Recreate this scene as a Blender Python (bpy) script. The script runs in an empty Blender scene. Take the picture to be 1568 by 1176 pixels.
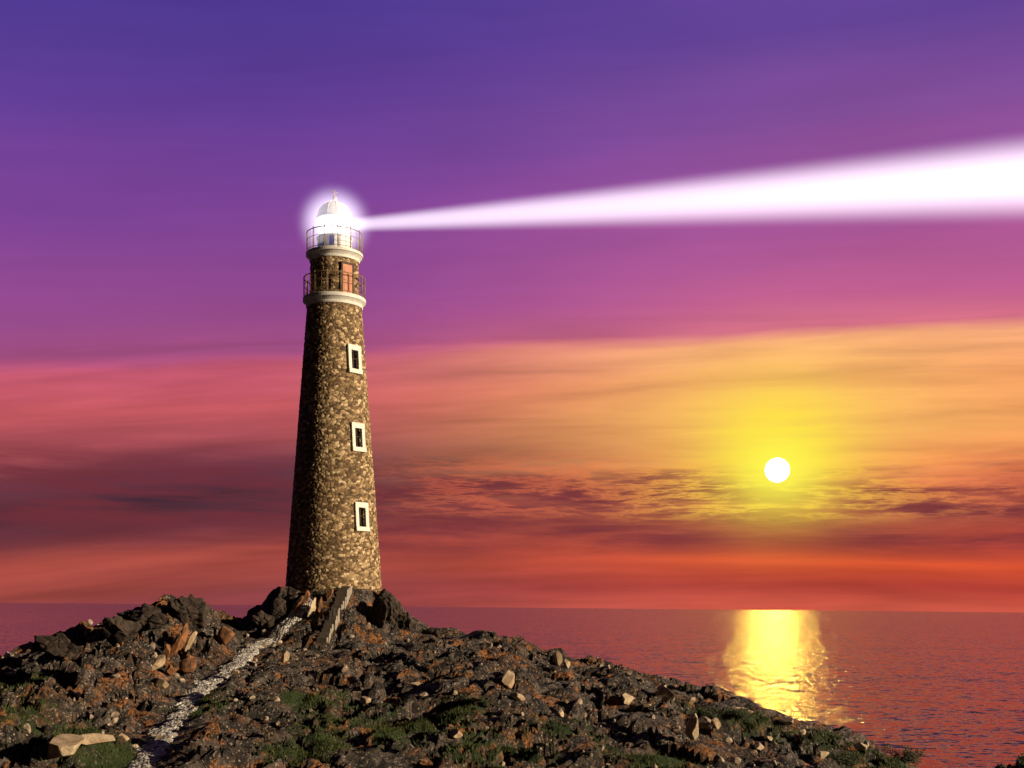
import bpy, math, random
import numpy as np
from mathutils import Vector, Matrix
random.seed(7); rng=np.random.default_rng(11)
sc=bpy.context.scene
EYE=15.0

# ------------------------------------------------------------ numeric noise
def hsh(ix,iy,iz,s):
    M=np.uint64(0xffffffff)
    n=(ix.astype(np.int64)*374761393+iy.astype(np.int64)*668265263+iz.astype(np.int64)*1440662683+s*974634777).astype(np.uint64)&M
    n=((n^(n>>np.uint64(13)))*np.uint64(1274126177))&M
    n=((n^(n>>np.uint64(16)))*np.uint64(2246822519))&M
    n=n^(n>>np.uint64(15))
    return (n&M).astype(np.float64)/4294967295.0
def vnoise(x,y,z,s=0):
    ix,iy,iz=np.floor(x),np.floor(y),np.floor(z)
    fx,fy,fz=x-ix,y-iy,z-iz
    fx=fx*fx*(3-2*fx);fy=fy*fy*(3-2*fy);fz=fz*fz*(3-2*fz)
    r=0
    for a in (0,1):
        for b in (0,1):
            for c in (0,1):
                w=(fx if a else 1-fx)*(fy if b else 1-fy)*(fz if c else 1-fz)
                r=r+w*hsh(ix+a,iy+b,iz+c,s)
    return r
def fbm(x,y,z,o=4,s=0,g=0.5):
    r=0;a=1;t=0
    for i in range(o):
        r=r+a*vnoise(x*2**i+i*7.3,y*2**i-i*3.1,z*2**i,s+i);t+=a;a*=g
    return r/t
def worley(x,y,z,s=0,flat=False):
    ix,iy,iz=np.floor(x),np.floor(y),np.floor(z)
    f1=np.full(x.shape,9.0);f2=np.full(x.shape,9.0);cid=np.zeros(x.shape);ox=np.zeros(x.shape);oy=np.zeros(x.shape);c2=np.zeros(x.shape)
    for a in (-1,0,1):
        for b in (-1,0,1):
            for c in ((0,) if flat else (-1,0,1)):
                X,Y,Z=ix+a,iy+b,iz+c
                px=X+hsh(X,Y,Z,s+1);py=Y+hsh(X,Y,Z,s+2);pz=Z+hsh(X,Y,Z,s+3)
                dx,dy=x-px,y-py
                d=dx*dx+dy*dy+(0 if flat else (z-pz)**2)
                d=np.sqrt(d)
                n=d<f1
                f2=np.where(n,f1,np.minimum(f2,d))
                f1=np.where(n,d,f1)
                cid=np.where(n,hsh(X,Y,Z,s+4),cid);c2=np.where(n,hsh(X,Y,Z,s+5),c2)
                ox=np.where(n,dx,ox);oy=np.where(n,dy,oy)
    return f1,f2,cid,c2,ox,oy

# ------------------------------------------------------------ node helpers
def new_mat(name):
    m=bpy.data.materials.new(name);m.use_nodes=True
    nt=m.node_tree;nt.nodes.clear();return m,nt
class N:
    def __init__(s,nt): s.nt=nt
    def node(s,t,**k):
        n=s.nt.nodes.new(t)
        for a,b in k.items(): setattr(n,a,b)
        return n
    def set(s,sock,v):
        if isinstance(v,bpy.types.NodeSocket): s.nt.links.new(v,sock)
        elif v is not None: sock.default_value=v
    def m(s,op,a,b=None,c=None,clamp=False):
        n=s.node('ShaderNodeMath',operation=op,use_clamp=clamp)
        s.set(n.inputs[0],a);s.set(n.inputs[1],b)
        if c is not None: s.set(n.inputs[2],c)
        return n.outputs[0]
    def mr(s,v,a,b,c=0.0,d=1.0,smooth=True):
        n=s.node('ShaderNodeMapRange',interpolation_type='SMOOTHSTEP' if smooth else 'LINEAR')
        for i,x in enumerate((v,a,b,c,d)): s.set(n.inputs[i],x)
        return n.outputs[0]
    def mix(s,f,a,b,bt='MIX'):
        n=s.node('ShaderNodeMix',data_type='RGBA',blend_type=bt,clamp_factor=True)
        s.set(n.inputs[0],f);s.set(n.inputs[6],a);s.set(n.inputs[7],b)
        return n.outputs[2]
    def comb(s,x,y,z=0.0):
        n=s.node('ShaderNodeCombineXYZ')
        for i,v in enumerate((x,y,z)): s.set(n.inputs[i],v)
        return n.outputs[0]
    def sep(s,v):
        n=s.node('ShaderNodeSeparateXYZ');s.set(n.inputs[0],v);return n.outputs
    def noise(s,v,scale=1.0,detail=4.0,rough=0.5,dist=0.0):
        n=s.node('ShaderNodeTexNoise')
        s.set(n.inputs['Vector'],v);n.inputs['Scale'].default_value=scale
        n.inputs['Detail'].default_value=detail;n.inputs['Roughness'].default_value=rough;n.inputs['Distortion'].default_value=dist
        return n
    def ramp(s,f,stops,interp='LINEAR'):
        n=s.node('ShaderNodeValToRGB');cr=n.color_ramp;cr.interpolation=interp
        while len(cr.elements)>1: cr.elements.remove(cr.elements[-1])
        cr.elements[0].position=stops[0][0];cr.elements[0].color=stops[0][1]
        for p,c in stops[1:]:
            e=cr.elements.new(p);e.color=c
        s.set(n.inputs[0],f);return n.outputs[0]
def lin(r,g,b):
    f=lambda c:(c/255/12.92) if c/255<=0.04045 else ((c/255+0.055)/1.055)**2.4
    return (f(r),f(g),f(b),1.0)

# ------------------------------------------------------------ world / sky
w=bpy.data.worlds.new("World");sc.world=w;w.use_nodes=True
nt=w.node_tree;nt.nodes.clear();n=N(nt)
SUN_AZ,SUN_E=0.228,0.1197
tc=n.node('ShaderNodeTexCoord')
x,y,z=n.sep(tc.outputs['Generated'])
hr=n.m('SQRT',n.m('ADD',n.m('MULTIPLY',x,x),n.m('MULTIPLY',y,y)))
hr=n.m('MAXIMUM',hr,0.001)
az=n.m('ARCTAN2',x,y)
e=n.m('DIVIDE',z,hr)
azc=n.m('MINIMUM',n.m('MAXIMUM',az,-0.7),0.9)
Ep=n.m('ADD',n.m('SUBTRACT',e,n.m('MULTIPLY',azc,0.05)),n.m('MULTIPLY',n.m('MULTIPLY',azc,azc),0.11))
n1=n.noise(n.comb(n.m('MULTIPLY',az,2.2),n.m('MULTIPLY',Ep,16.0),3.0),1.0,4.0,0.5,0.2).outputs['Fac']
amp=n.mr(e,0.0,0.06,0.0,1.0)
Ew=n.m('ADD',Ep,n.m('MULTIPLY',n.m('MULTIPLY',n.m('SUBTRACT',n1,0.5),0.045),amp))
f=n.m('DIVIDE',Ew,0.6)
L=[(.045,(142,66,68)),(.068,(156,70,64)),(.113,(168,74,64)),(.149,(104,50,60)),(.186,(66,40,54)),(.222,(100,52,68)),(.258,(160,74,82)),(.322,(200,90,98)),(.372,(196,88,112)),(.392,(163,79,130)),(.476,(148,74,146)),(.612,(122,66,151)),(.748,(96,61,149)),(.884,(78,57,146))]
R=[(0,(208,88,70)),(.027,(178,62,52)),(.063,(214,80,46)),(.098,(170,62,54)),(.125,(160,68,60)),(.161,(214,102,74)),(.206,(238,140,85)),(.259,(244,160,94)),(.313,(242,156,100)),(.367,(246,168,122)),(.387,(210,108,132)),(.438,(192,94,144)),(.563,(162,84,154)),(.697,(130,78,154)),(.831,(99,67,150))]
rl=n.ramp(f,[(p,lin(*c)) for p,c in L]);rr=n.ramp(f,[(p,lin(*c)) for p,c in R])
side=n.mr(az,-0.24,0.30)
col=n.mix(side,rl,rr)
n2=n.noise(n.comb(n.m('MULTIPLY',az,5.0),n.m('MULTIPLY',Ep,60.0),9.0),1.0,5.0,0.52,0.25).outputs['Fac']
lowm=n.mr(Ep,0.22,0.26,1.0,0.16)
v=n.m('ADD',1.0,n.m('MULTIPLY',n.m('MULTIPLY',n.m('SUBTRACT',n2,0.5),1.0),lowm))
n5=n.noise(n.comb(n.m('MULTIPLY',az,2.5),n.m('MULTIPLY',e,7.0),50.0),1.0,3.0,0.5,0.3).outputs['Fac']
v=n.m('MULTIPLY',v,n.m('ADD',1.0,n.m('MULTIPLY',n.m('SUBTRACT',n5,0.5),0.40)))
vv=n.comb(v,v,v)
col=n.mix(1.0,col,vv,'MULTIPLY')
def gauss(sa,se,off=0.0,oa=0.0):
    a=n.m('DIVIDE',n.m('SUBTRACT',az,SUN_AZ+oa),sa);b=n.m('DIVIDE',n.m('SUBTRACT',e,SUN_E+off),se)
    return n.m('EXPONENT',n.m('MULTIPLY',n.m('ADD',n.m('MULTIPLY',a,a),n.m('MULTIPLY',b,b)),-1.0))
cap=n.mr(Ep,0.215,0.235,1.0,0.12)
nm=n.mr(n2,0.3,0.62,0.66,1.0)
col=n.mix(n.m('MULTIPLY',n.m('MULTIPLY',gauss(0.16,0.072,0.050),cap),n.m('MULTIPLY',nm,0.58)),col,lin(253,204,105))
col=n.mix(n.m('MULTIPLY',n.m('MULTIPLY',gauss(0.066,0.052,0.022),cap),nm),col,lin(255,230,62))
n3=n.noise(n.comb(n.m('MULTIPLY',az,4.5),n.m('MULTIPLY',e,44.0),21.0),1.0,7.0,0.62,0.15).outputs['Fac']
bank=n.m('MULTIPLY',n.mr(e,0.035,0.065),n.mr(e,0.105,0.145,1.0,0.0))
dk=n.m('MULTIPLY',n.m('MULTIPLY',n.mr(n3,0.36,0.62),bank),n.mr(gauss(0.07,0.2),0.0,1.0,0.9,0.40))
col=n.mix(dk,col,lin(112,46,56))
n4=n.noise(n.comb(n.m('MULTIPLY',az,12.0),n.m('MULTIPLY',e,100.0),33.0),1.0,7.0,0.66,0.2).outputs['Fac']
ridge=n.m('SUBTRACT',1.0,n.m('MULTIPLY',n.m('ABSOLUTE',n.m('SUBTRACT',n4,0.54)),9.0),clamp=True)
wm=n.m('MULTIPLY',n.m('MULTIPLY',n.mr(e,0.07,0.09),n.mr(e,0.115,0.145,1.0,0.0)),n.mr(az,-0.17,-0.02))
wm=n.m('MULTIPLY',n.m('MULTIPLY',wm,n.m('POWER',ridge,2.0)),n.mr(gauss(0.16,0.3),0.0,1.0,0.5,0.9))
gold=n.mix(gauss(0.11,0.3),lin(232,112,76),lin(255,214,76))
col=n.mix(wm,col,gold)
col=n.mix(n.m('MULTIPLY',gauss(0.036,0.030),0.9),col,lin(255,250,80))
back=n.mr(n.m('DIVIDE',y,hr),0.35,0.905,0.03,1.0)
back=n.m('MULTIPLY',back,n.mr(e,0.56,1.0,1.0,0.15))
below=n.mr(e,-0.02,-0.001,0.25,1.0)
bb=n.m('MULTIPLY',back,below);col=n.mix(1.0,col,n.comb(bb,bb,bb),'MULTIPLY')
dirS=Vector((math.sin(SUN_AZ),math.cos(SUN_AZ),SUN_E)).normalized()
vd=n.node('ShaderNodeVectorMath',operation='DISTANCE');nt.links.new(tc.outputs['Generated'],vd.inputs[0]);vd.inputs[1].default_value=dirS
disc=n.mr(vd.outputs['Value'],0.0088,0.0104,1.0,0.0)
col=n.mix(disc,col,(520.0,350.0,50.0,1.0))
bg=n.node('ShaderNodeBackground');nt.links.new(col,bg.inputs[0]);bg.inputs[1].default_value=1.0
LAMP_EL=math.radians(12);LAMP_DIR=Vector((0.94,-0.34,0)).normalized()*math.cos(LAMP_EL)+Vector((0,0,math.sin(LAMP_EL)))
sky=n.node('ShaderNodeTexSky');sky.sky_type='NISHITA';sky.sun_disc=False;sky.sun_elevation=LAMP_EL;sky.sun_rotation=math.atan2(LAMP_DIR.x,LAMP_DIR.y)
bg2=n.node('ShaderNodeBackground');nt.links.new(sky.outputs[0],bg2.inputs[0]);bg2.inputs[1].default_value=0.0006
ad=n.node('ShaderNodeAddShader');nt.links.new(bg.outputs[0],ad.inputs[0]);nt.links.new(bg2.outputs[0],ad.inputs[1])
wo=n.node('ShaderNodeOutputWorld');nt.links.new(ad.outputs[0],wo.inputs[0])

ld=bpy.data.lights.new("sun_lamp",'SUN');ld.energy=5.0;ld.angle=math.radians(0.5);ld.color=(1.0,0.78,0.50)
lo=bpy.data.objects.new("sun_lamp",ld);sc.collection.objects.link(lo)
lo.rotation_euler=LAMP_DIR.to_track_quat('Z','Y').to_euler()

# ------------------------------------------------------------ mesh helpers
def mesh_obj(name,V,F,mat,smooth=False,parent=None,loc=None):
    me=bpy.data.meshes.new(name);me.from_pydata([tuple(v) for v in V],[],[tuple(f) for f in F]);me.update()
    if smooth: me.polygons.foreach_set('use_smooth',[True]*len(me.polygons))
    ob=bpy.data.objects.new(name,me);sc.collection.objects.link(ob)
    if mat: me.materials.append(mat)
    if parent: ob.parent=parent
    if loc: ob.location=loc
    return ob
def grid_obj(name,P,nu,nv,mat,closed=False,attr=None,parent=None,smooth=True):
    me=bpy.data.meshes.new(name)
    i=np.arange((nv-1)*(nu if closed else nu-1))
    cu=nu if closed else nu-1
    r=i//cu;c=i%cu;c1=(c+1)%nu
    q=np.stack([r*nu+c,r*nu+c1,(r+1)*nu+c1,(r+1)*nu+c],1).astype(np.int32)
    me.vertices.add(len(P));me.vertices.foreach_set('co',P.astype(np.float32).ravel())
    me.loops.add(q.size);me.loops.foreach_set('vertex_index',q.ravel())
    me.polygons.add(len(q));me.polygons.foreach_set('loop_start',np.arange(0,q.size,4,dtype=np.int32))
    me.polygons.foreach_set('loop_total',np.full(len(q),4,dtype=np.int32))
    me.update();me.validate()
    me.polygons.foreach_set('use_smooth',np.full(len(me.polygons),smooth))
    if attr is not None:
        a=me.color_attributes.new('data','FLOAT_COLOR','POINT');a.data.foreach_set('color',attr.astype(np.float32).ravel())
    me.materials.append(mat)
    ob=bpy.data.objects.new(name,me);sc.collection.objects.link(ob)
    if parent: ob.parent=parent
    return ob
class Geo:
    def __init__(s): s.V=[];s.F=[]
    def add(s,V,F):
        o=len(s.V);s.V+=[tuple(v) for v in V];s.F+=[tuple(i+o for i in f) for f in F]
    def lathe(s,prof,seg=72,z0=0):
        V=[];F=[]
        for r,z in prof:
            for i in range(seg):
                a=2*math.pi*i/seg;V.append((r*math.cos(a),r*math.sin(a),z+z0))
        for j in range(len(prof)-1):
            for i in range(seg):
                k=(i+1)%seg;F.append((j*seg+i,j*seg+k,(j+1)*seg+k,(j+1)*seg+i))
        s.add(V,F)
    def tube(s,a,b,r,seg=8,r2=None):
        a=Vector(a);b=Vector(b);d=(b-a).normalized();q=d.to_track_quat('Z','Y');V=[];r2=r if r2 is None else r2
        for p,rr in ((a,r),(b,r2)):
            for i in range(seg):
                t=2*math.pi*i/seg;V.append(p+q@Vector((rr*math.cos(t),rr*math.sin(t),0)))
        F=[(i,(i+1)%seg,seg+(i+1)%seg,seg+i) for i in range(seg)]
        F+=[tuple(range(seg))[::-1],tuple(range(seg,2*seg))];s.add(V,F)
    def ring(s,R,z,r,seg=72,k=8):
        V=[];F=[]
        for i in range(seg):
            a=2*math.pi*i/seg
            for j in range(k):
                b=2*math.pi*j/k;V.append(((R+r*math.cos(b))*math.cos(a),(R+r*math.cos(b))*math.sin(a),z+r*math.sin(b)))
        for i in range(seg):
            for j in range(k):
                F.append((i*k+j,((i+1)%seg)*k+j,((i+1)%seg)*k+(j+1)%k,i*k+(j+1)%k))
        s.add(V,F)
    def box(s,c,t,n_,u,ht,hn,hu):
        c=Vector(c);V=[]
        for a in (-1,1):
            for b in (-1,1):
                for d in (-1,1): V.append(c+t*a*ht+n_*b*hn+u*d*hu)
        s.add(V,[(0,1,3,2),(4,6,7,5),(0,4,5,1),(2,3,7,6),(0,2,6,4),(1,5,7,3)])
    def sphere(s,c,r,sz=1.0,seg=16,rings=10):
        V=[];F=[]
        for j in range(rings+1):
            p=math.pi*j/rings
            for i in range(seg):
                a=2*math.pi*i/seg;V.append((c[0]+r*math.sin(p)*math.cos(a),c[1]+r*math.sin(p)*math.sin(a),c[2]+r*sz*math.cos(p)))
        for j in range(rings):
            for i in range(seg): F.append((j*seg+i,(j+1)*seg+i,(j+1)*seg+(i+1)%seg,j*seg+(i+1)%seg))
        s.add(V,F)

# ------------------------------------------------------------ simple materials
def paint(name,col,rough=0.6,dirt=0.25,scale=3.0,metal=0.0,spec=0.5):
    m,nt=new_mat(name);k=N(nt)
    g=k.node('ShaderNodeTexCoord')
    a=k.noise(g.outputs['Object'],scale,6,0.6).outputs['Fac']
    b=k.noise(g.outputs['Object'],scale*9,3,0.6).outputs['Fac']
    d=k.mr(a,0.4,0.75,0.0,dirt)
    c=k.mix(d,(*col,1),(col[0]*.45,col[1]*.38,col[2]*.3,1))
    p=k.node('ShaderNodeBsdfPrincipled');k.set(p.inputs['Base Color'],c);p.inputs['Roughness'].default_value=rough;p.inputs['Metallic'].default_value=metal
    p.inputs['Specular IOR Level'].default_value=spec
    bu=k.node('ShaderNodeBump');bu.inputs['Strength'].default_value=0.25;bu.inputs['Distance'].default_value=0.02;k.set(bu.inputs['Height'],b);k.set(p.inputs['Normal'],bu.outputs[0])
    o=k.node('ShaderNodeOutputMaterial');nt.links.new(p.outputs[0],o.inputs[0]);return m
white=paint("white_render",(.82,.81,.78),0.6,0.25)
rail_m=paint("bronze_rail",(.30,.20,.12),0.45,0.3)
dark_m=paint("dark_void",(.005,.005,.006),0.9,0.1,spec=0.05)
door_m=paint("varnished_door",(.50,.13,.03),0.5,0.3)
frame_m=paint("door_timber",(.06,.03,.018),0.7,0.3)
blue_m=paint("blue_paint",(.05,.07,.35),0.5,0.2)
step_m=paint("pale_step_stone",(.36,.32,.28),0.85,0.8,5.0)
brass_m=paint("brass",(.55,.33,.12),0.35,0.2)
m,nt=new_mat("lit_lantern_glass");k=N(nt);em=k.node('ShaderNodeEmission');em.inputs[0].default_value=(1.0,.95,1.0,1);em.inputs[1].default_value=2.6
o=k.node('ShaderNodeOutputMaterial');nt.links.new(em.outputs[0],o.inputs[0]);lit_m=m

# stone of the tower
m,nt=new_mat("rubble_stone");k=N(nt);stone_m=m
at=k.node('ShaderNodeAttribute',attribute_name='data');ar,ag,ab=k.sep(at.outputs['Color'])
g=k.node('ShaderNodeTexCoord')
c=k.ramp(ag,[(0,(.09,.052,.026,1)),(.3,(.21,.13,.062,1)),(.6,(.38,.255,.13,1)),(.85,(.64,.46,.26,1)),(1,(.85,.68,.45,1))])
nn=k.noise(g.outputs['Object'],14.0,6,0.65).outputs['Fac']
c=k.mix(k.mr(nn,0.38,0.7,0.0,0.35),c,(.09,.055,.028,1))
wet=k.noise(g.outputs['Object'],0.6,5,0.6).outputs['Fac']
c=k.mix(k.mr(wet,0.5,0.75,0.0,0.35),c,(.12,.075,.038,1))
c=k.mix(k.mr(ar,0.0,0.38,1.0,0.0),c,(.030,.019,.012,1))
p=k.node('ShaderNodeBsdfPrincipled');k.set(p.inputs['Base Color'],c);p.inputs['Roughness'].default_value=0.85
bu=k.node('ShaderNodeBump');bu.inputs['Strength'].default_value=0.5;bu.inputs['Distance'].default_value=0.02
k.set(bu.inputs['Height'],k.noise(g.outputs['Object'],22.0,5,0.7).outputs['Fac']);k.set(p.inputs['Normal'],bu.outputs[0])
o=k.node('ShaderNodeOutputMaterial');nt.links.new(p.outputs[0],o.inputs[0])

# ------------------------------------------------------------ lighthouse
TX,TY=-10.97,70.0
lh=bpy.data.objects.new("lighthouse",None);sc.collection.objects.link(lh)
lh.location=(TX,TY,EYE+0.9);lh.rotation_euler=(0,math.radians(-0.42),0)
TH=17.45
def stone_wall(name,r0,r1,z0,z1,nu,nv,holes):
    A=np.linspace(0,2*math.pi,nu,endpoint=False);H=np.linspace(z0,z1,nv)
    a,h=np.meshgrid(A,H);a=a.ravel();h=h.ravel()
    R=r0+(r1-r0)*(h-z0)/(z1-z0)
    X=R*np.cos(a);Y=R*np.sin(a)
    wob=fbm(X*2,Y*2,h*2,2,5)*0.6
    f1,f2,cid,c2,_,_=worley(X/.24+wob,Y/.24,h/.145,40)
    ed=np.clip((f2-f1)*2.6,0,1)
    d=0.030*ed*(0.4+0.9*c2)+0.015*fbm(X*9,Y*9,h*9,2,3)-0.02
    d=np.where((h<z0+.03)|(h>z1-.03),-.02,d)
    for (th,zc,hw,hh) in holes:
        ah=math.atan2(-math.cos(th),math.sin(th))
        dt=(np.mod(a-ah+math.pi,2*math.pi)-math.pi)*R
        ins=(np.abs(dt)<hw)&(np.abs(h-zc)<hh)
        d=np.where(ins,-.34,d);ed=np.where(ins,.0,ed)
    X=(R+d)*np.cos(a);Y=(R+d)*np.sin(a)
    at=np.stack([ed,cid,c2,np.ones_like(ed)],1)
    return grid_obj(name,np.stack([X,Y,h],1),nu,nv,stone_m,True,at,lh)
WTH=math.radians(48)
WZ=[13.95,9.2,4.4]
holes=[(WTH,zc,.27,.58) for zc in WZ]
stone_wall("tower_wall",2.98,1.66,-0.6,TH,640,520,holes)
stone_wall("upper_drum_wall",1.50,1.46,TH+.45,20.35,360,100,[])
taper=math.atan2(1.32,18.05)
for i,zc in enumerate(WZ):
    Rz=2.98-1.32*(zc+.6)/(TH+.6)
    nrm=Vector((math.sin(WTH)*math.cos(taper),-math.cos(WTH)*math.cos(taper),math.sin(taper)))
    t=Vector((math.cos(WTH),math.sin(WTH),0));u=nrm.cross(t).normalized()
    if u.z<0:u=-u
    c=Vector((math.sin(WTH)*Rz,-math.cos(WTH)*Rz,zc))
    G=Geo();hn=.13;oc=c+nrm*(-.06)
    G.box(oc+t*(.27+.115),t,nrm,u,.115,hn,.58);G.box(oc-t*(.27+.115),t,nrm,u,.115,hn,.58)
    G.box(oc+u*(.58+.16),t,nrm,u,.50,hn+.005,.16);G.box(oc-u*(.58+.13),t,nrm,u,.52,hn+.05,.13)
    mesh_obj(f"window_{i+1}_surround",G.V,G.F,white,parent=lh)
    G=Geo();G.box(c-nrm*.17,t,nrm,u,.265,.01,.575);mesh_obj(f"window_{i+1}_pane",G.V,G.F,dark_m,parent=lh)
    G=Geo();G.box(c-nrm*.14,t,nrm,u,.018,.02,.57);G.box(c-nrm*.137+u*.1,t,nrm,u,.26,.018,.016)
    mesh_obj(f"window_{i+1}_bars",G.V,G.F,frame_m,parent=lh)
# galleries
G=Geo();G.lathe([(1.60,TH-.12),(1.72,TH-.10),(1.74,TH),(1.70,TH+.03),(1.76,TH+.12),(1.86,TH+.22),(1.92,TH+.26),(1.92,TH+.46),(1.90,TH+.48),(1.3,TH+.48)])
mesh_obj("lower_gallery_deck",G.V,G.F,white,parent=lh)
G=Geo();G.lathe([(1.42,20.15),(1.52,20.17),(1.54,20.26),(1.50,20.29),(1.56,20.38),(1.68,20.5),(1.74,20.52),(1.74,20.68),(1.72,20.70),(.9,20.70)])
mesh_obj("upper_gallery_deck",G.V,G.F,white,parent=lh)
def railing(name,R,z,h,nposts,seed):
    G=Geo()
    for i in range(nposts):
        a=2*math.pi*(i+.3)/nposts;ca,sa=math.cos(a),math.sin(a)
        G.tube((R*ca,R*sa,z),(R*ca,R*sa,z+h+.04),.028,8);G.sphere((R*ca,R*sa,z+h+.06),.045,1,8,6)
    for i in range(nposts*2):
        a=2*math.pi*(i+.8)/(nposts*2);ca,sa=math.cos(a),math.sin(a)
        G.tube((R*ca,R*sa,z+.1),(R*ca,R*sa,z+h*.98),.010,5)
    G.ring(R,z+h,.032);G.ring(R,z+h*.62,.016);G.ring(R,z+.1,.018)
    mesh_obj(name,G.V,G.F,rail_m,True,lh)
railing("lower_gallery_railing",1.86,TH+.48,1.22,14,1)
railing("upper_gallery_railing",1.69,20.70,1.20,13,2)
th=math.radians(40);nrm=Vector((math.sin(th),-math.cos(th),0));t=Vector((math.cos(th),math.sin(th),0));u=Vector((0,0,1))
c=Vector((math.sin(th)*1.47,-math.cos(th)*1.47,TH+.48+.94))
G=Geo();G.box(c,t,nrm,u,.34,.05,.88)
for q in (-.5,0.02,.52): G.box(c+nrm*.055+u*q-t*0,t,nrm,u,.25,.012,.2)
mesh_obj("gallery_door",G.V,G.F,door_m,parent=lh)
G=Geo();G.box(c+t*.39,t,nrm,u,.05,.08,.88);G.box(c-t*.39,t,nrm,u,.05,.08,.88);G.box(c+u*.94,t,nrm,u,.44,.085,.06)
mesh_obj("gallery_door_frame",G.V,G.F,frame_m,parent=lh)
# lantern room
G=Geo();G.lathe([(1.06,20.70),(1.06,21.55),(1.12,21.58),(1.12,21.66),(1.0,21.68)])
mesh_obj("lantern_base_wall",G.V,G.F,white,parent=lh)
G=Geo();G.box(Vector((0.0,-1.07,21.25)),Vector((1,0,0)),Vector((0,1,0)),u,.15,.02,.30)
a=math.radians(-40);G.box(Vector((math.sin(a)*1.07,-math.cos(a)*1.07,21.02)),Vector((math.cos(a),math.sin(a),0)),Vector((math.sin(a),-math.cos(a),0)),u,.3,.02,.14)
mesh_obj("lantern_base_hatch",G.V,G.F,blue_m,parent=lh)
G=Geo();G.lathe([(.97,21.68),(.97,22.80)]);mesh_obj("lantern_glazing",G.V,G.F,lit_m,True,lh)
G=Geo()
for i in range(12):
    a=2*math.pi*i/12
    G.tube((1.0*math.cos(a),1.0*math.sin(a),21.66),(1.0*math.cos(a),1.0*math.sin(a),22.82),.022)
G.ring(1.0,22.25,.018)
mesh_obj("glazing_bars",G.V,G.F,white,True,lh)
G=Geo();G.lathe([(.98,22.80),(1.1,22.81),(1.13,22.86),(1.13,22.93),(1.05,22.97)]+[(1.04*math.cos(q),22.97+.98*math.sin(q)) for q in np.linspace(0,1.42,16)]+[(.13,23.98),(.12,24.08)])
mesh_obj("lantern_dome",G.V,G.F,white,True,lh)
G=Geo()
for i in range(12):
    a=2*math.pi*(i+.5)/12
    pts=[Vector((1.05*math.cos(q)*math.cos(a),1.05*math.cos(q)*math.sin(a),22.97+.99*math.sin(q))) for q in np.linspace(0,1.45,10)]
    for p0,p1 in zip(pts[:-1],pts[1:]): G.tube(p0,p1,.016,6)
mesh_obj("dome_ribs",G.V,G.F,white,True,lh)
G=Geo();G.sphere((0,0,24.16),.15,1.0);G.tube((0,0,24.25),(0,0,24.72),.03,8,.012);G.tube((-.17,0,24.52),(.2,0,24.52),.014);G.tube((0,-.14,24.42),(0,.14,24.42),.012)
G.box(Vector((-.13,0,24.55)),Vector((1,0,0)),Vector((0,1,0)),u,.06,.008,.05)
mesh_obj("weather_vane",G.V,G.F,brass_m,True,lh)
# luminous haze round the lamp and the beam (emissive volumes)
LZ=22.45
def volmat(name,build,rate):
    m,nt=new_mat(name);k=N(nt);tcc=k.node('ShaderNodeTexCoord');X,Y,Z=k.sep(tcc.outputs['Object'])
    st,colr=build(k,X,Y,Z)
    em=k.node('ShaderNodeEmission');em.inputs[0].default_value=colr;k.set(em.inputs[1],st)
    o=k.node('ShaderNodeOutputMaterial');nt.links.new(em.outputs[0],o.inputs[1])
    try: m.cycles.volume_step_rate=rate
    except Exception as ex: print(ex)
    return m
def hz(k,X,Y,Z):
    r2=k.m('ADD',k.m('ADD',k.m('MULTIPLY',X,X),k.m('MULTIPLY',Y,Y)),k.m('MULTIPLY',Z,Z))
    r=k.m('SQRT',r2)
    gsh=k.m('EXPONENT',k.m('DIVIDE',r2,-1.9))
    return k.m('MULTIPLY',k.m('MULTIPLY',gsh,.95),k.mr(r,1.7,2.7,1.0,0.0)),(.90,.82,1.0,1)
G=Geo();G.sphere((0,0,0),2.7,1,32,20)
ob=mesh_obj("lamp_haze",G.V,G.F,volmat("lamp_haze",hz,1.0),True,lh,(0,0,LZ+.15))
def bm(k,X,Y,Z):
    rad=k.m('ADD',.52,k.m('MULTIPLY',X,.0530))
    r=k.m('DIVIDE',k.m('SQRT',k.m('ADD',k.m('MULTIPLY',Y,Y),k.m('MULTIPLY',Z,Z))),rad)
    prof=k.mr(r,0.20,1.0,1.0,0.0)
    st=k.m('DIVIDE',k.mr(X,0,38,.55,.95,False),rad)
    return k.m('MULTIPLY',st,prof),(1,.96,1,1)
V=[];F=[];sg=48;S=[0,20,45,70,95]
for s_ in S:
    rr=.52+.053*s_
    for i in range(sg): a=2*math.pi*i/sg;V.append((s_,rr*math.cos(a),rr*math.sin(a)))
for j in range(len(S)-1):
    for i in range(sg): F.append((j*sg+i,j*sg+(i+1)%sg,(j+1)*sg+(i+1)%sg,(j+1)*sg+i))
F.append(tuple(range(sg))[::-1]);F.append(tuple(range((len(S)-1)*sg,len(S)*sg)))
BA=math.atan2(-8.9,38.6)
ob=mesh_obj("light_beam",V,F,volmat("light_beam",bm,.16),True,lh,(1.0*math.cos(BA),1.0*math.sin(BA),LZ))
ob.rotation_euler=(0,math.radians(0.42),BA)

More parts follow.
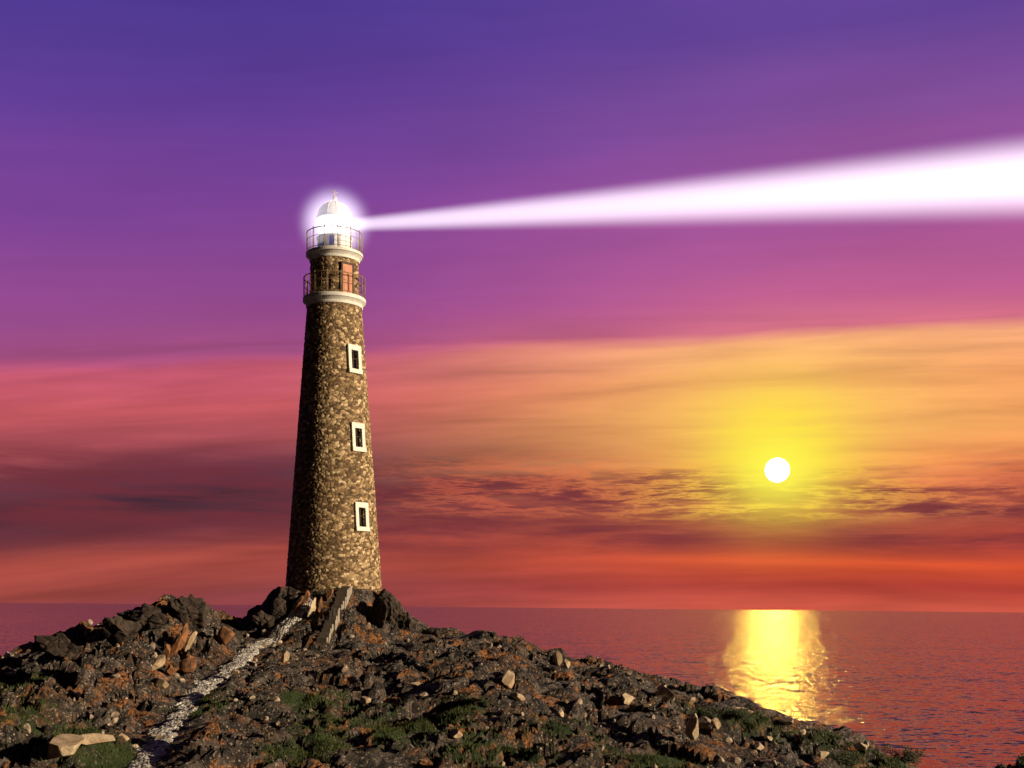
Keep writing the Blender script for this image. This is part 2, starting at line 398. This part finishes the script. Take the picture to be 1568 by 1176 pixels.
# ------------------------------------------------------------ terrain
RD=[(-70,58,-6),(-45,60,-4.6),(-33.9,60,-3.6),(-27,60,-3.0),(-26,60,-2.3),(-24.2,60,-1.77),(-22.5,60,-1.3),(-20.8,60.5,-1.03),(-20.1,61,-.52),(-19,62,.02),(-17.9,63,.14),(-17.4,64,-.33),(-16.8,65,-.72),(-15.6,67,-1.0),(-13,69.5,-1.2),(-8,70,-1.3),(-5.3,69,-1.45),(-3.3,68,-1.57),(-1.67,66,-1.54),(.59,64,-1.83),(1.84,63,-2.33),(2.7,62,-2.3),(3.06,62,-2.76),(4.4,61,-2.95),(5.4,60,-2.9),(6.86,58,-3.4),(8.4,57,-3.8),(10.2,56,-4.05),(11.2,55,-4.15),(12.6,54,-4.65),(13.6,53,-4.95),(15.1,52,-5.25),(16.3,51,-5.8),(17.8,50,-6.9),(18.8,50,-8.2),(21,48,-10.5),(26,44,-14),(60,40,-24)]
RX,RY,RZ=[np.array(c_,float) for c_ in zip(*RD)]
def base(X,Y):
    Yr=np.interp(X,RX,RY);Zr=np.interp(X,RX,RZ)
    F=np.interp(X,[-70,5,12,16,24],[-6.0,-6.1,-6.9,-7.8,-13.0])
    t=np.clip((Yr-Y)/(Yr-31),0,1)
    p=np.interp(X,[-20,-8,5],[.68,.95,1.0])
    zf=Zr+(F-Zr)*t**p
    zn=F+(-1.75-F)*np.clip((31-Y)/25,0,1)
    z=np.where(Y<31,zn,zf)
    d=np.clip(Y-Yr,0,None)
    z=np.where(Y>Yr,Zr-.10*d-.05*d*d,z)
    r=np.hypot(X-TX,Y-TY)
    z=np.maximum(z,np.interp(r,[0,3.3,3.8,4.7,5.9,9,14],[.85,.82,.35,-.75,-1.5,-7,-30]))
    z=np.maximum(z,np.interp(np.hypot(X-19.9,Y-40),[0,2.6,4.2,7],[-4.9,-5.6,-8.5,-20]))
    z=z-np.clip(X-26,0,None)*.7-np.clip(-60-X,0,None)*.6-np.clip(-18-Y,0,None)*.7
    return np.maximum(z,-19)
PATH=[]
def detail(X,Y):
    wx=X+1.2*(fbm(X*.4,Y*.4,0*X,3,71)-.5);wy=Y+1.2*(fbm(X*.4,Y*.4,0*X+5,3,81)-.5)
    ca,sa=math.cos(.5),math.sin(.5);U=wx*ca+wy*sa;Vv=-wx*sa+wy*ca
    o=np.zeros_like(X)
    big=(fbm(X*.16,Y*.16,o,3,11)-.5)*np.interp(X,[6,12],[1,.1])
    a1=worley(U/3.2,Vv/1.7,o,100,True);a2=worley(U/1.15,Vv/.62,o,200,True);a3=worley(U/.5,Vv/.26,o,300,True)
    rid=1-np.abs(2*fbm(U*.35,Vv*.8,o,4,31)-1)
    ka=np.interp(X,[6,12],[1,.65])
    d=1.2*big+ka*(.70*(a1[2]-.5)+a1[4]*(a1[3]-.5)*.8+a1[5]*(a1[2]-.5)*.8)-.25*np.clip(1-(a1[1]-a1[0])*5,0,1)
    rg=np.clip(fbm(X*.3,Y*.3,o+9,2,55)*3.4-1.2,0.08,1)
    rg=np.maximum(rg,np.interp(X,[-15,-12],[.8,0])*np.interp(Y,[48,53],[0,1]))
    d=d+rg*(.44*(a2[2]-.5)+a2[4]*(a2[3]-.5)*.8+a2[5]*(a2[2]-.5)*.8-.14*np.clip(1-(a2[1]-a2[0])*5,0,1))
    d=d+(.18+.75*rg)*(.16*(a3[2]-.5)+a3[4]*(a3[3]-.5)*.32-.05*np.clip(1-(a3[1]-a3[0])*5,0,1))
    ph=Vv/1.3+1.6*fbm(X*.3,Y*.3,o,3,61)+.25*a2[2];sw=ph-np.floor(ph)
    ph2=Vv/.42+2.4*fbm(X*.5,Y*.5,o,3,63)+.3*a3[2];sw2=ph2-np.floor(ph2)
    lm=fbm(X*.2,Y*.2,o+3,2,57)
    d=d+np.clip(lm*3.4-1,0.1,1)*(.42*(sw-.5)+.15*(sw2-.5))
    d=d+.45*(rid-.75)+.06*(fbm(X*5,Y*5,o,3,91)-.5)
    return d,a2[2],a3[2],rg
def height(X,Y):
    X=np.atleast_1d(np.asarray(X,float));Y=np.atleast_1d(np.asarray(Y,float))
    d,c2,c3,rg=detail(X,Y)
    r=np.hypot(X-TX,Y-TY)
    Yr=np.interp(X,RX,RY)
    k_=np.interp(r,[2.9,3.6,5],[.15,.75,.9])*np.where((Y>Yr-4),.8,1)
    k_=k_*np.interp(X,[-28,-24,-15,-12],[1.1,1.25,1.25,1.0])
    k_=k_*np.interp(np.hypot(X,Y),[4,14],[.15,1])
    if PATH:
        P=np.array(PATH);dm=np.full(X.shape,9.)
        for a,b in zip(P[:-1],P[1:]):
            ab=b-a;tt=np.clip(((X-a[0])*ab[0]+(Y-a[1])*ab[1])/(ab@ab),0,1)
            dm=np.minimum(dm,np.hypot(X-a[0]-tt*ab[0],Y-a[1]-tt*ab[1]))
        k_=k_*np.interp(dm,[.35,1.7],[.15,1])
    return base(X,Y)+k_*d+EYE-np.interp(X,[5,11],[0,.2]),c2,c3,rg
def sight(px,py,full=False):
    # horizontal bearing / depression of a surveyed point -> ground position
    bx=(px-784)/1742;dz=-((py-930)-(px-784)*.0096)/1742
    Y=np.arange(27,82,.05);X=bx*Y;Z=dz*Y
    H=(height(X,Y)[0]-EYE) if full else base(X,Y)
    hit=np.where(H>=Z)[0]
    i=hit[0] if len(hit) else int(np.argmin(np.abs(H-Z)))
    return float(X[i]),float(Y[i])
pp=[(478,908),(462,926),(446,945),(425,965),(398,985),(375,1008),(340,1035),(300,1065),(272,1100),(250,1135),(225,1170),(190,1200)]
tmp=[sight(*q) for q in pp];PATH=[np.array(q) for q in tmp]
xs=np.concatenate([np.linspace(-100,-33,60,endpoint=False),np.arange(-33,24,.10),np.linspace(24,60,50)])
ys=np.concatenate([np.linspace(-45,30,90,endpoint=False),np.arange(30,74,.10),np.linspace(74,110,60)])
gx,gy=np.meshgrid(xs,ys);X=gx.ravel();Y=gy.ravel()
Z,c2,c3,rg=height(X,Y)
def poly_mask(blobs,X,Y):
    mk=np.zeros_like(X)
    for bx,by,rx,ry in blobs:
        q=((X-bx)/rx)**2+((Y-by)/ry)**2
        mk=np.maximum(mk,np.exp(-q))
    return mk
green_px=[(560,1110,3.4),(600,1125,2.6),(640,1110,2.4),(490,1075,1.8),(1110,1095,2.2),(1160,1105,2.2),(1360,1160,1.4),(1290,1145,2.0),(310,1090,1.3),(130,1165,2.6),(480,1150,2.0),(20,1060,2.0),(760,1150,2.4),(1000,1165,2.4),(700,1090,1.6),(60,1110,1.8),(880,1120,1.5)]
GB=[]
for a,b,r_ in green_px:
    X0,Y0=sight(a,b);GB.append((X0,Y0,r_*.8,r_*1.0))
GB.append((19.5,40.0,2.0,2.0))
moss=poly_mask(GB,X,Y)*np.clip(fbm(X*.9,Y*.9,0*X,3,66)*2.4-.3,0,1)
attr=np.stack([c2,c3,moss,rg],1)
m,nt=new_mat("headland_rock");k=N(nt);rock_m=m
at=k.node('ShaderNodeAttribute',attribute_name='data');ar,ag,ab=k.sep(at.outputs['Color'])
geo=k.node('ShaderNodeNewGeometry');pos=geo.outputs['Position']
nA=k.noise(pos,.30,4,.6,.5).outputs['Fac'];nB=k.noise(pos,2.2,6,.68,.3).outputs['Fac'];nC=k.noise(pos,9.0,5,.75).outputs['Fac']
c=k.mix(ar,(.034,.024,.020,1),(.11,.082,.070,1))
c=k.mix(k.mr(ag,.3,.95,0,.6),c,(.19,.155,.14,1))
c=k.mix(k.mr(nA,.48,.60,0,.8),c,(.14,.060,.024,1))
c=k.mix(k.mr(nB,.42,.56,0,.94),c,(.009,.007,.007,1))
c=k.mix(k.mr(nC,.56,.66,0,.9),c,(.60,.52,.45,1))
nz=k.sep(geo.outputs['Normal'])[2]
lich=k.m('MULTIPLY',k.mr(k.noise(pos,.9,5,.6).outputs['Fac'],.54,.63),.85)
c=k.mix(k.m('MULTIPLY',lich,k.mr(nC,.42,.58)),c,(.46,.17,.04,1))
c=k.mix(k.m('MULTIPLY',k.mr(ab,.18,.45),k.mr(nz,.3,.7)),c,(.030,.056,.010,1))
p=k.node('ShaderNodeBsdfPrincipled');k.set(p.inputs['Base Color'],c);p.inputs['Roughness'].default_value=.82
b1=k.node('ShaderNodeBump');b1.inputs['Strength'].default_value=1.0;b1.inputs['Distance'].default_value=.25;k.set(b1.inputs['Height'],nB)
b2=k.node('ShaderNodeBump');b2.inputs['Strength'].default_value=1.0;b2.inputs['Distance'].default_value=.08;k.set(b2.inputs['Height'],nC);k.set(b2.inputs['Normal'],b1.outputs[0])
k.set(p.inputs['Normal'],b2.outputs[0])
o=k.node('ShaderNodeOutputMaterial');nt.links.new(p.outputs[0],o.inputs[0])
grid_obj("rocky_headland",np.stack([X,Y,Z],1),len(xs),len(ys),rock_m,False,attr,smooth=False)

# ------------------------------------------------------------ footpath (gravel ribbon, irregular edges)
m,nt=new_mat("gravel");k=N(nt);grav_m=m
geo=k.node('ShaderNodeNewGeometry');vo=k.node('ShaderNodeTexVoronoi');vo.inputs['Scale'].default_value=8.0;nt.links.new(geo.outputs['Position'],vo.inputs['Vector'])
nn=k.noise(geo.outputs['Position'],5.0,5,.7).outputs['Fac']
cs=k.sep(vo.outputs['Color'])
c=k.ramp(cs[0],[(0,(.16,.145,.14,1)),(.4,(.42,.40,.38,1)),(.8,(.66,.63,.61,1)),(1,(.82,.80,.78,1))])
c=k.mix(k.mr(nn,.54,.68,0,.8),c,(.07,.058,.048,1))
p=k.node('ShaderNodeBsdfPrincipled');k.set(p.inputs['Base Color'],c);p.inputs['Roughness'].default_value=.9
b1=k.node('ShaderNodeBump');b1.inputs['Strength'].default_value=1;b1.inputs['Distance'].default_value=.08;k.set(b1.inputs['Height'],vo.outputs['Distance']);b1.invert=True
k.set(p.inputs['Normal'],b1.outputs[0])
o=k.node('ShaderNodeOutputMaterial');nt.links.new(p.outputs[0],o.inputs[0])
P=np.array(PATH);seg=np.r_[0,np.cumsum(np.hypot(*np.diff(P,axis=0).T))]
T=np.arange(0,seg[-1],.08);cx=np.interp(T,seg,P[:,0]);cy=np.interp(T,seg,P[:,1])
ker=np.ones(15)/15
cx=np.convolve(np.pad(cx,7,'edge'),ker,'valid');cy=np.convolve(np.pad(cy,7,'edge'),ker,'valid')
tx=np.gradient(cx);ty=np.gradient(cy);ll=np.hypot(tx,ty)+1e-6;nx,ny=-ty/ll,tx/ll
wo_=.35*(fbm(T*.8,0*T,0*T,2,9)-.5);cx=cx+nx*wo_;cy=cy+ny*wo_
NW=15;ww=np.linspace(-1,1,NW)
hwL=.50*(.5+1.0*fbm(T*2.6,0*T,0*T,3,12));hwR=.50*(.5+1.0*fbm(T*2.6,0*T+9,0*T,3,13))
PX=cx[:,None]+nx[:,None]*np.where(ww[None]<0,ww[None]*hwL[:,None],ww[None]*hwR[:,None]);PY=cy[:,None]+ny[:,None]*np.where(ww[None]<0,ww[None]*hwL[:,None],ww[None]*hwR[:,None])
hz_=height(PX.ravel(),PY.ravel())[0]
off=(.10-.16*np.abs(ww)**4)[None]+np.zeros_like(PX)
hz_=hz_+off.ravel()+.09*(fbm(PX.ravel()*6,PY.ravel()*6,0*hz_,2,17)-.4)
grid_obj("footpath",np.stack([PX.ravel(),PY.ravel(),hz_],1),NW,len(T),grav_m,smooth=False)

# ------------------------------------------------------------ boulders
def rockmat(name,col,dark):
    m,nt=new_mat(name);k=N(nt);g=k.node('ShaderNodeNewGeometry')
    a=k.noise(g.outputs['Position'],2.5,7,.65,.4).outputs['Fac'];b=k.noise(g.outputs['Position'],16,5,.7).outputs['Fac']
    c=k.mix(k.mr(a,.38,.66),(*col,1),(*dark,1));c=k.mix(k.mr(b,.55,.75,0,.5),c,(.04,.03,.025,1))
    p=k.node('ShaderNodeBsdfPrincipled');k.set(p.inputs['Base Color'],c);p.inputs['Roughness'].default_value=.85
    bu=k.node('ShaderNodeBump');bu.inputs['Strength'].default_value=.8;bu.inputs['Distance'].default_value=.06;k.set(bu.inputs['Height'],b);k.set(p.inputs['Normal'],bu.outputs[0])
    o=k.node('ShaderNodeOutputMaterial');nt.links.new(p.outputs[0],o.inputs[0]);return m
pale=rockmat("pale_boulder",(.66,.52,.37),(.38,.26,.16));rust=rockmat("rust_boulder",(.34,.14,.055),(.07,.04,.025));grey=rockmat("grey_boulder",(.070,.047,.036),(.020,.015,.012))
import bmesh
def ico(sub):
    b=bmesh.new();bmesh.ops.create_icosphere(b,subdivisions=sub,radius=1);V=np.array([v.co[:] for v in b.verts]);F=[tuple(v.index for v in f.verts) for f in b.faces];b.free();return V,F
ICO={s:ico(s) for s in (2,3,4,5)}
def rock(sub,seed,planes=12,rough=.10,deep=.42):
    V,F=ICO[sub];V=V.copy();r=np.random.default_rng(seed)
    for i in range(planes):
        n_=r.normal(size=3);n_/=np.linalg.norm(n_);d=r.uniform(deep,.78);s=V@n_-d
        V=V-np.where(s>0,s,0)[:,None]*n_
    V*=1+rough*(fbm(V[:,0]*2.5+seed,V[:,1]*2.5,V[:,2]*2.5,3,seed%97)-.5)[:,None]
    return V,F
def boulder(name,px,py,sx,sy,sz,mat,tilt=(0,0,0),seed=1,sink=.25,rough=.12,sub=4):
    x0,y0=sight(px,py,True);z0=height([x0],[y0])[0][0]
    V,F=rock(sub,seed,14,rough)
    if rough>.2:
        w_=worley(V[:,0]*2.2+seed,V[:,1]*2.2,V[:,2]*1.2,seed%50);V=V*(1+.28*(w_[2]-.5)-.12*np.clip(1-(w_[1]-w_[0])*5,0,1))[:,None]
    V=V*np.array([sx,sy,sz])
    ob=mesh_obj(name,V,F,mat,False)
    ob.rotation_euler=tilt;ob.location=(x0,y0,z0+sz*(1-sink)*.8)
    return ob
BL_=[(100,1160,1.05,.8,.42),(152,1142,.75,.6,.36),(190,1138,.3,.3,.22),(780,1050,.50,.4,.48),(792,1072,.42,.3,.2),(1018,1072,.6,.45,.45),(1015,1060,.32,.25,.28),(962,1090,.46,.3,.36),(990,1088,.32,.25,.2),(1064,1135,.40,.3,.65),(1078,1115,.5,.35,.36),(1098,1118,.27,.2,.35),(855,1016,.34,.3,.5),(870,1021,.22,.2,.26),(438,1014,.32,.25,.42),(247,1056,.42,.3,.42),(1135,1092,.65,.4,.2),(1205,1112,.38,.3,.22),(640,1052,.42,.3,.18),(1320,1150,.3,.25,.22),(560,1078,.34,.3,.22),(20,1035,.4,.3,.2),(1180,1135,.38,.3,.18),(860,1095,.32,.25,.18),(360,1035,.28,.2,.2),(700,1130,.34,.25,.18),(1262,1160,.36,.3,.2),(920,1060,.28,.2,.22),(1230,1130,.3,.22,.2),(530,1030,.32,.2,.18),(1060,1078,.3,.25,.2),(1165,1150,.34,.28,.22)]
for i,(a,b,sx,sy,sz) in enumerate(BL_):
    boulder("boulder",a,b,sx,sy,sz,pale,(random.uniform(-.25,.25),random.uniform(-.25,.25),random.uniform(0,3)),i*13+5)
boulder("boulder",347,985,.6,.5,.55,rust,(0,.2,1),901)
SL=[(242,1030,.28,.25,.5),(256,1018,.22,.25,.7),(268,1012,.22,.25,.85),(281,1000,.22,.3,.95),(294,992,.22,.25,.8),(262,1038,.3,.25,.4),(290,1032,.45,.35,.5),
    (456,940,.22,.3,.7),(478,945,.24,.28,.8),(490,938,.2,.25,.7),(503,925,.24,.3,.55),(468,925,.22,.25,.5)]
for i,(a,b,sx,sy,sz) in enumerate(SL):
    boulder("rock_slab",a,b,sx,sy,sz,rust if i%4 else pale,(random.uniform(-.1,.1),.38+random.uniform(-.1,.1),random.uniform(-.3,.3)),i*31+400)
for i,(a,b,sx,sy,sz) in enumerate([(580,955,.9,.8,1.7),(602,950,.8,.7,1.3),(425,948,1.0,.8,1.0),(405,960,.8,.7,.8),(618,962,1.0,.7,.8),(508,950,.4,.4,.6),(587,925,.6,.6,.9),(230,960,1.6,1,1.0),(290,955,1.5,1,1.2),(180,985,1.4,1,.9),(90,1000,1.5,1,.8)]):
    boulder("rock_outcrop",a,b,sx,sy,sz,grey,(random.uniform(-.15,.15),random.uniform(.05,.3),random.uniform(-.5,.5)),i*17+700,.6,.35,5)
VV=[];FF=[];off_=0
cnt=3000
ux=rng.uniform(-32,17,cnt);uy=rng.uniform(31,66,cnt);hh=height(ux,uy)[0];s_=.03+.19*rng.random(cnt)**3.5
keep=fbm(ux*.35,uy*.35,0*ux,2,44)+rng.uniform(-.12,.12,cnt)>.47
for i in np.where(keep)[0]:
    V,F=rock(2,int(i)+3000,7);sc3=s_[i]*rng.uniform(.6,1.3,3);a=rng.uniform(0,6.28);V=V*sc3
    V=np.stack([V[:,0]*math.cos(a)-V[:,1]*math.sin(a),V[:,0]*math.sin(a)+V[:,1]*math.cos(a),V[:,2]],1)+np.array([ux[i],uy[i],hh[i]+s_[i]*.25])
    VV.append(V);FF+=[tuple(q+off_ for q in f) for f in F];off_+=len(V)
mesh_obj("scattered_stones",np.concatenate(VV),FF,rockmat("stone_mix",(.56,.45,.35),(.14,.10,.075)))

# ------------------------------------------------------------ steps
G=Geo();u=Vector((0,0,1));dr=Vector((-.30,-1.0,0)).normalized();tt=Vector((-dr.y,dr.x,0))
zp=None
for i in range(17):
    px0=Vector((-9.75,66.85,0))+dr*(.19*i)
    hs=max(height([px0.x+tt.x*q],[px0.y+tt.y*q])[0][0] for q in (-.3,0,.3))+.10
    zz=hs if zp is None else min(zp-.10,max(hs,zp-.24))
    zp=zz
    G.box(px0+u*(zz-.5)+tt*random.uniform(-.04,.04),tt,dr,u,.30+random.uniform(-.04,.04),.12,.5)
mesh_obj("stone_steps",G.V,G.F,step_m)

# ------------------------------------------------------------ grass + shrub
m,nt=new_mat("grass");k=N(nt);g=k.node('ShaderNodeNewGeometry')
c=k.mix(k.noise(g.outputs['Position'],1.7,3,.5).outputs['Fac'],(.035,.065,.010,1),(.09,.10,.025,1))
p=k.node('ShaderNodeBsdfPrincipled');k.set(p.inputs['Base Color'],c);p.inputs['Roughness'].default_value=.7
o=k.node('ShaderNodeOutputMaterial');nt.links.new(p.outputs[0],o.inputs[0]);grass_m=m
bx=[];
for (X0,Y0,rx,ry) in GB:
    q=int(2200*rx);bx.append(np.stack([rng.normal(X0,rx*.55,q),rng.normal(Y0,ry*.55,q)],1))
bx=np.concatenate(bx);kp=fbm(bx[:,0]*1.1,bx[:,1]*1.1,0*bx[:,0],3,66)>.44;bx=bx[kp];hh=height(bx[:,0],bx[:,1])[0]
q=len(bx);L_=rng.uniform(.05,.17,q);a=rng.uniform(0,6.28,q);ln=rng.normal(0,.06,(q,2));wd=rng.uniform(.010,.022,q)
B=np.stack([bx[:,0],bx[:,1],hh-.03],1);W=np.stack([np.cos(a)*wd,np.sin(a)*wd,0*a],1);T_=B+np.stack([ln[:,0],ln[:,1],L_+.03],1)
V=np.stack([B-W,B+W,T_],1).reshape(-1,3);F=np.arange(3*q).reshape(-1,3)
mesh_obj("grass_patches",V.tolist(),F.tolist(),grass_m)
m,nt=new_mat("shrub_leaves");k=N(nt);g=k.node('ShaderNodeNewGeometry')
c=k.mix(k.noise(g.outputs['Position'],4,3,.5).outputs['Fac'],(.015,.03,.008,1),(.06,.075,.02,1))
p=k.node('ShaderNodeBsdfPrincipled');k.set(p.inputs['Base Color'],c);p.inputs['Roughness'].default_value=.6
o=k.node('ShaderNodeOutputMaterial');nt.links.new(p.outputs[0],o.inputs[0]);leaf_m=m
def shrub(x0,y0,rx,rz,nl):
    z0=height([x0],[y0])[0][0]
    V=[];F=[]
    cl=[(rng.normal(0,rx*.45),rng.normal(0,rx*.4),abs(rng.normal(rz*.5,rz*.25))) for _ in range(26)]
    for i in range(nl):
        c0=cl[rng.integers(len(cl))];d=rng.normal(size=3);d/=np.linalg.norm(d);r=.24*rng.random()**.4
        c_=Vector((x0+c0[0]+d[0]*r,y0+c0[1]+d[1]*r,z0+max(0.0,c0[2]+d[2]*r)))
        ax=Vector(rng.normal(size=3)).normalized();bx_=ax.orthogonal().normalized();s=rng.uniform(.025,.05)
        o_=len(V);V+=[c_-ax*s,c_+bx_*s*.45,c_+ax*s,c_-bx_*s*.45];F.append((o_,o_+1,o_+2,o_+3))
    for c0 in cl:
        o_=len(V);V+=[Vector((x0-.01,y0,z0-.1)),Vector((x0+.01,y0,z0-.1)),Vector((x0+c0[0],y0+c0[1],z0+c0[2]))];F.append((o_,o_+1,o_+2))
    mesh_obj("coastal_shrub",V,F,leaf_m)
shrub(17.0,49.0,.75,.8,5000)
shrub(*sight(1290,1150),.8,.4,3000)
shrub(*sight(1130,1102),1.2,.35,4000)
shrub(18.6,40.2,.9,.6,4500)

# ------------------------------------------------------------ sea
m,nt=new_mat("sea_water");k=N(nt);g=k.node('ShaderNodeNewGeometry')
px_,py_,pz_=k.sep(g.outputs['Position'])
def nv(sx,sy,scale,det,r):
    return k.noise(k.comb(k.m('MULTIPLY',px_,sx),k.m('MULTIPLY',py_,sy),0.0),scale,det,r,.2).outputs['Color']
def off2(cn,kx,ky):
    a,b,_=k.sep(cn);return k.m('MULTIPLY',k.m('SUBTRACT',a,.5),kx),k.m('MULTIPLY',k.m('SUBTRACT',b,.5),ky)
ax,ay=off2(nv(.6,1.0,.8,5,.74),1.9,3.0)
bx2,by2=off2(nv(.5,1.1,.16,2,.6),.2,.6)
nx_=k.m('ADD',ax,bx2);ny_=k.m('ADD',ay,by2)
v=k.comb(nx_,ny_,1.0);nrm_=k.node('ShaderNodeVectorMath',operation='NORMALIZE');nt.links.new(v,nrm_.inputs[0])
p=k.node('ShaderNodeBsdfPrincipled');p.inputs['Base Color'].default_value=(.060,.050,.056,1);p.inputs['Roughness'].default_value=.06;p.inputs['IOR'].default_value=1.333
nt.links.new(nrm_.outputs[0],p.inputs['Normal'])
o=k.node('ShaderNodeOutputMaterial');nt.links.new(p.outputs[0],o.inputs[0])
S_=90000.0
mesh_obj("sea",[(-S_,-S_,0),(S_,-S_,0),(S_,S_,0),(-S_,S_,0)],[(0,1,2,3)],m)

# ------------------------------------------------------------ camera
cd=bpy.data.cameras.new("camera");cam=bpy.data.objects.new("camera",cd);sc.collection.objects.link(cam)
cd.lens=40.0;cd.sensor_width=36;cd.shift_y=342/1568;cd.clip_end=400000;cd.clip_start=.1
cam.matrix_world=Matrix.Translation((0,0,EYE))@Matrix.Rotation(math.radians(90),4,'X')@Matrix.Rotation(math.radians(.55),4,'Z')
sc.camera=cam
sc.view_settings.view_transform='Standard';sc.view_settings.look='None';sc.view_settings.exposure=0
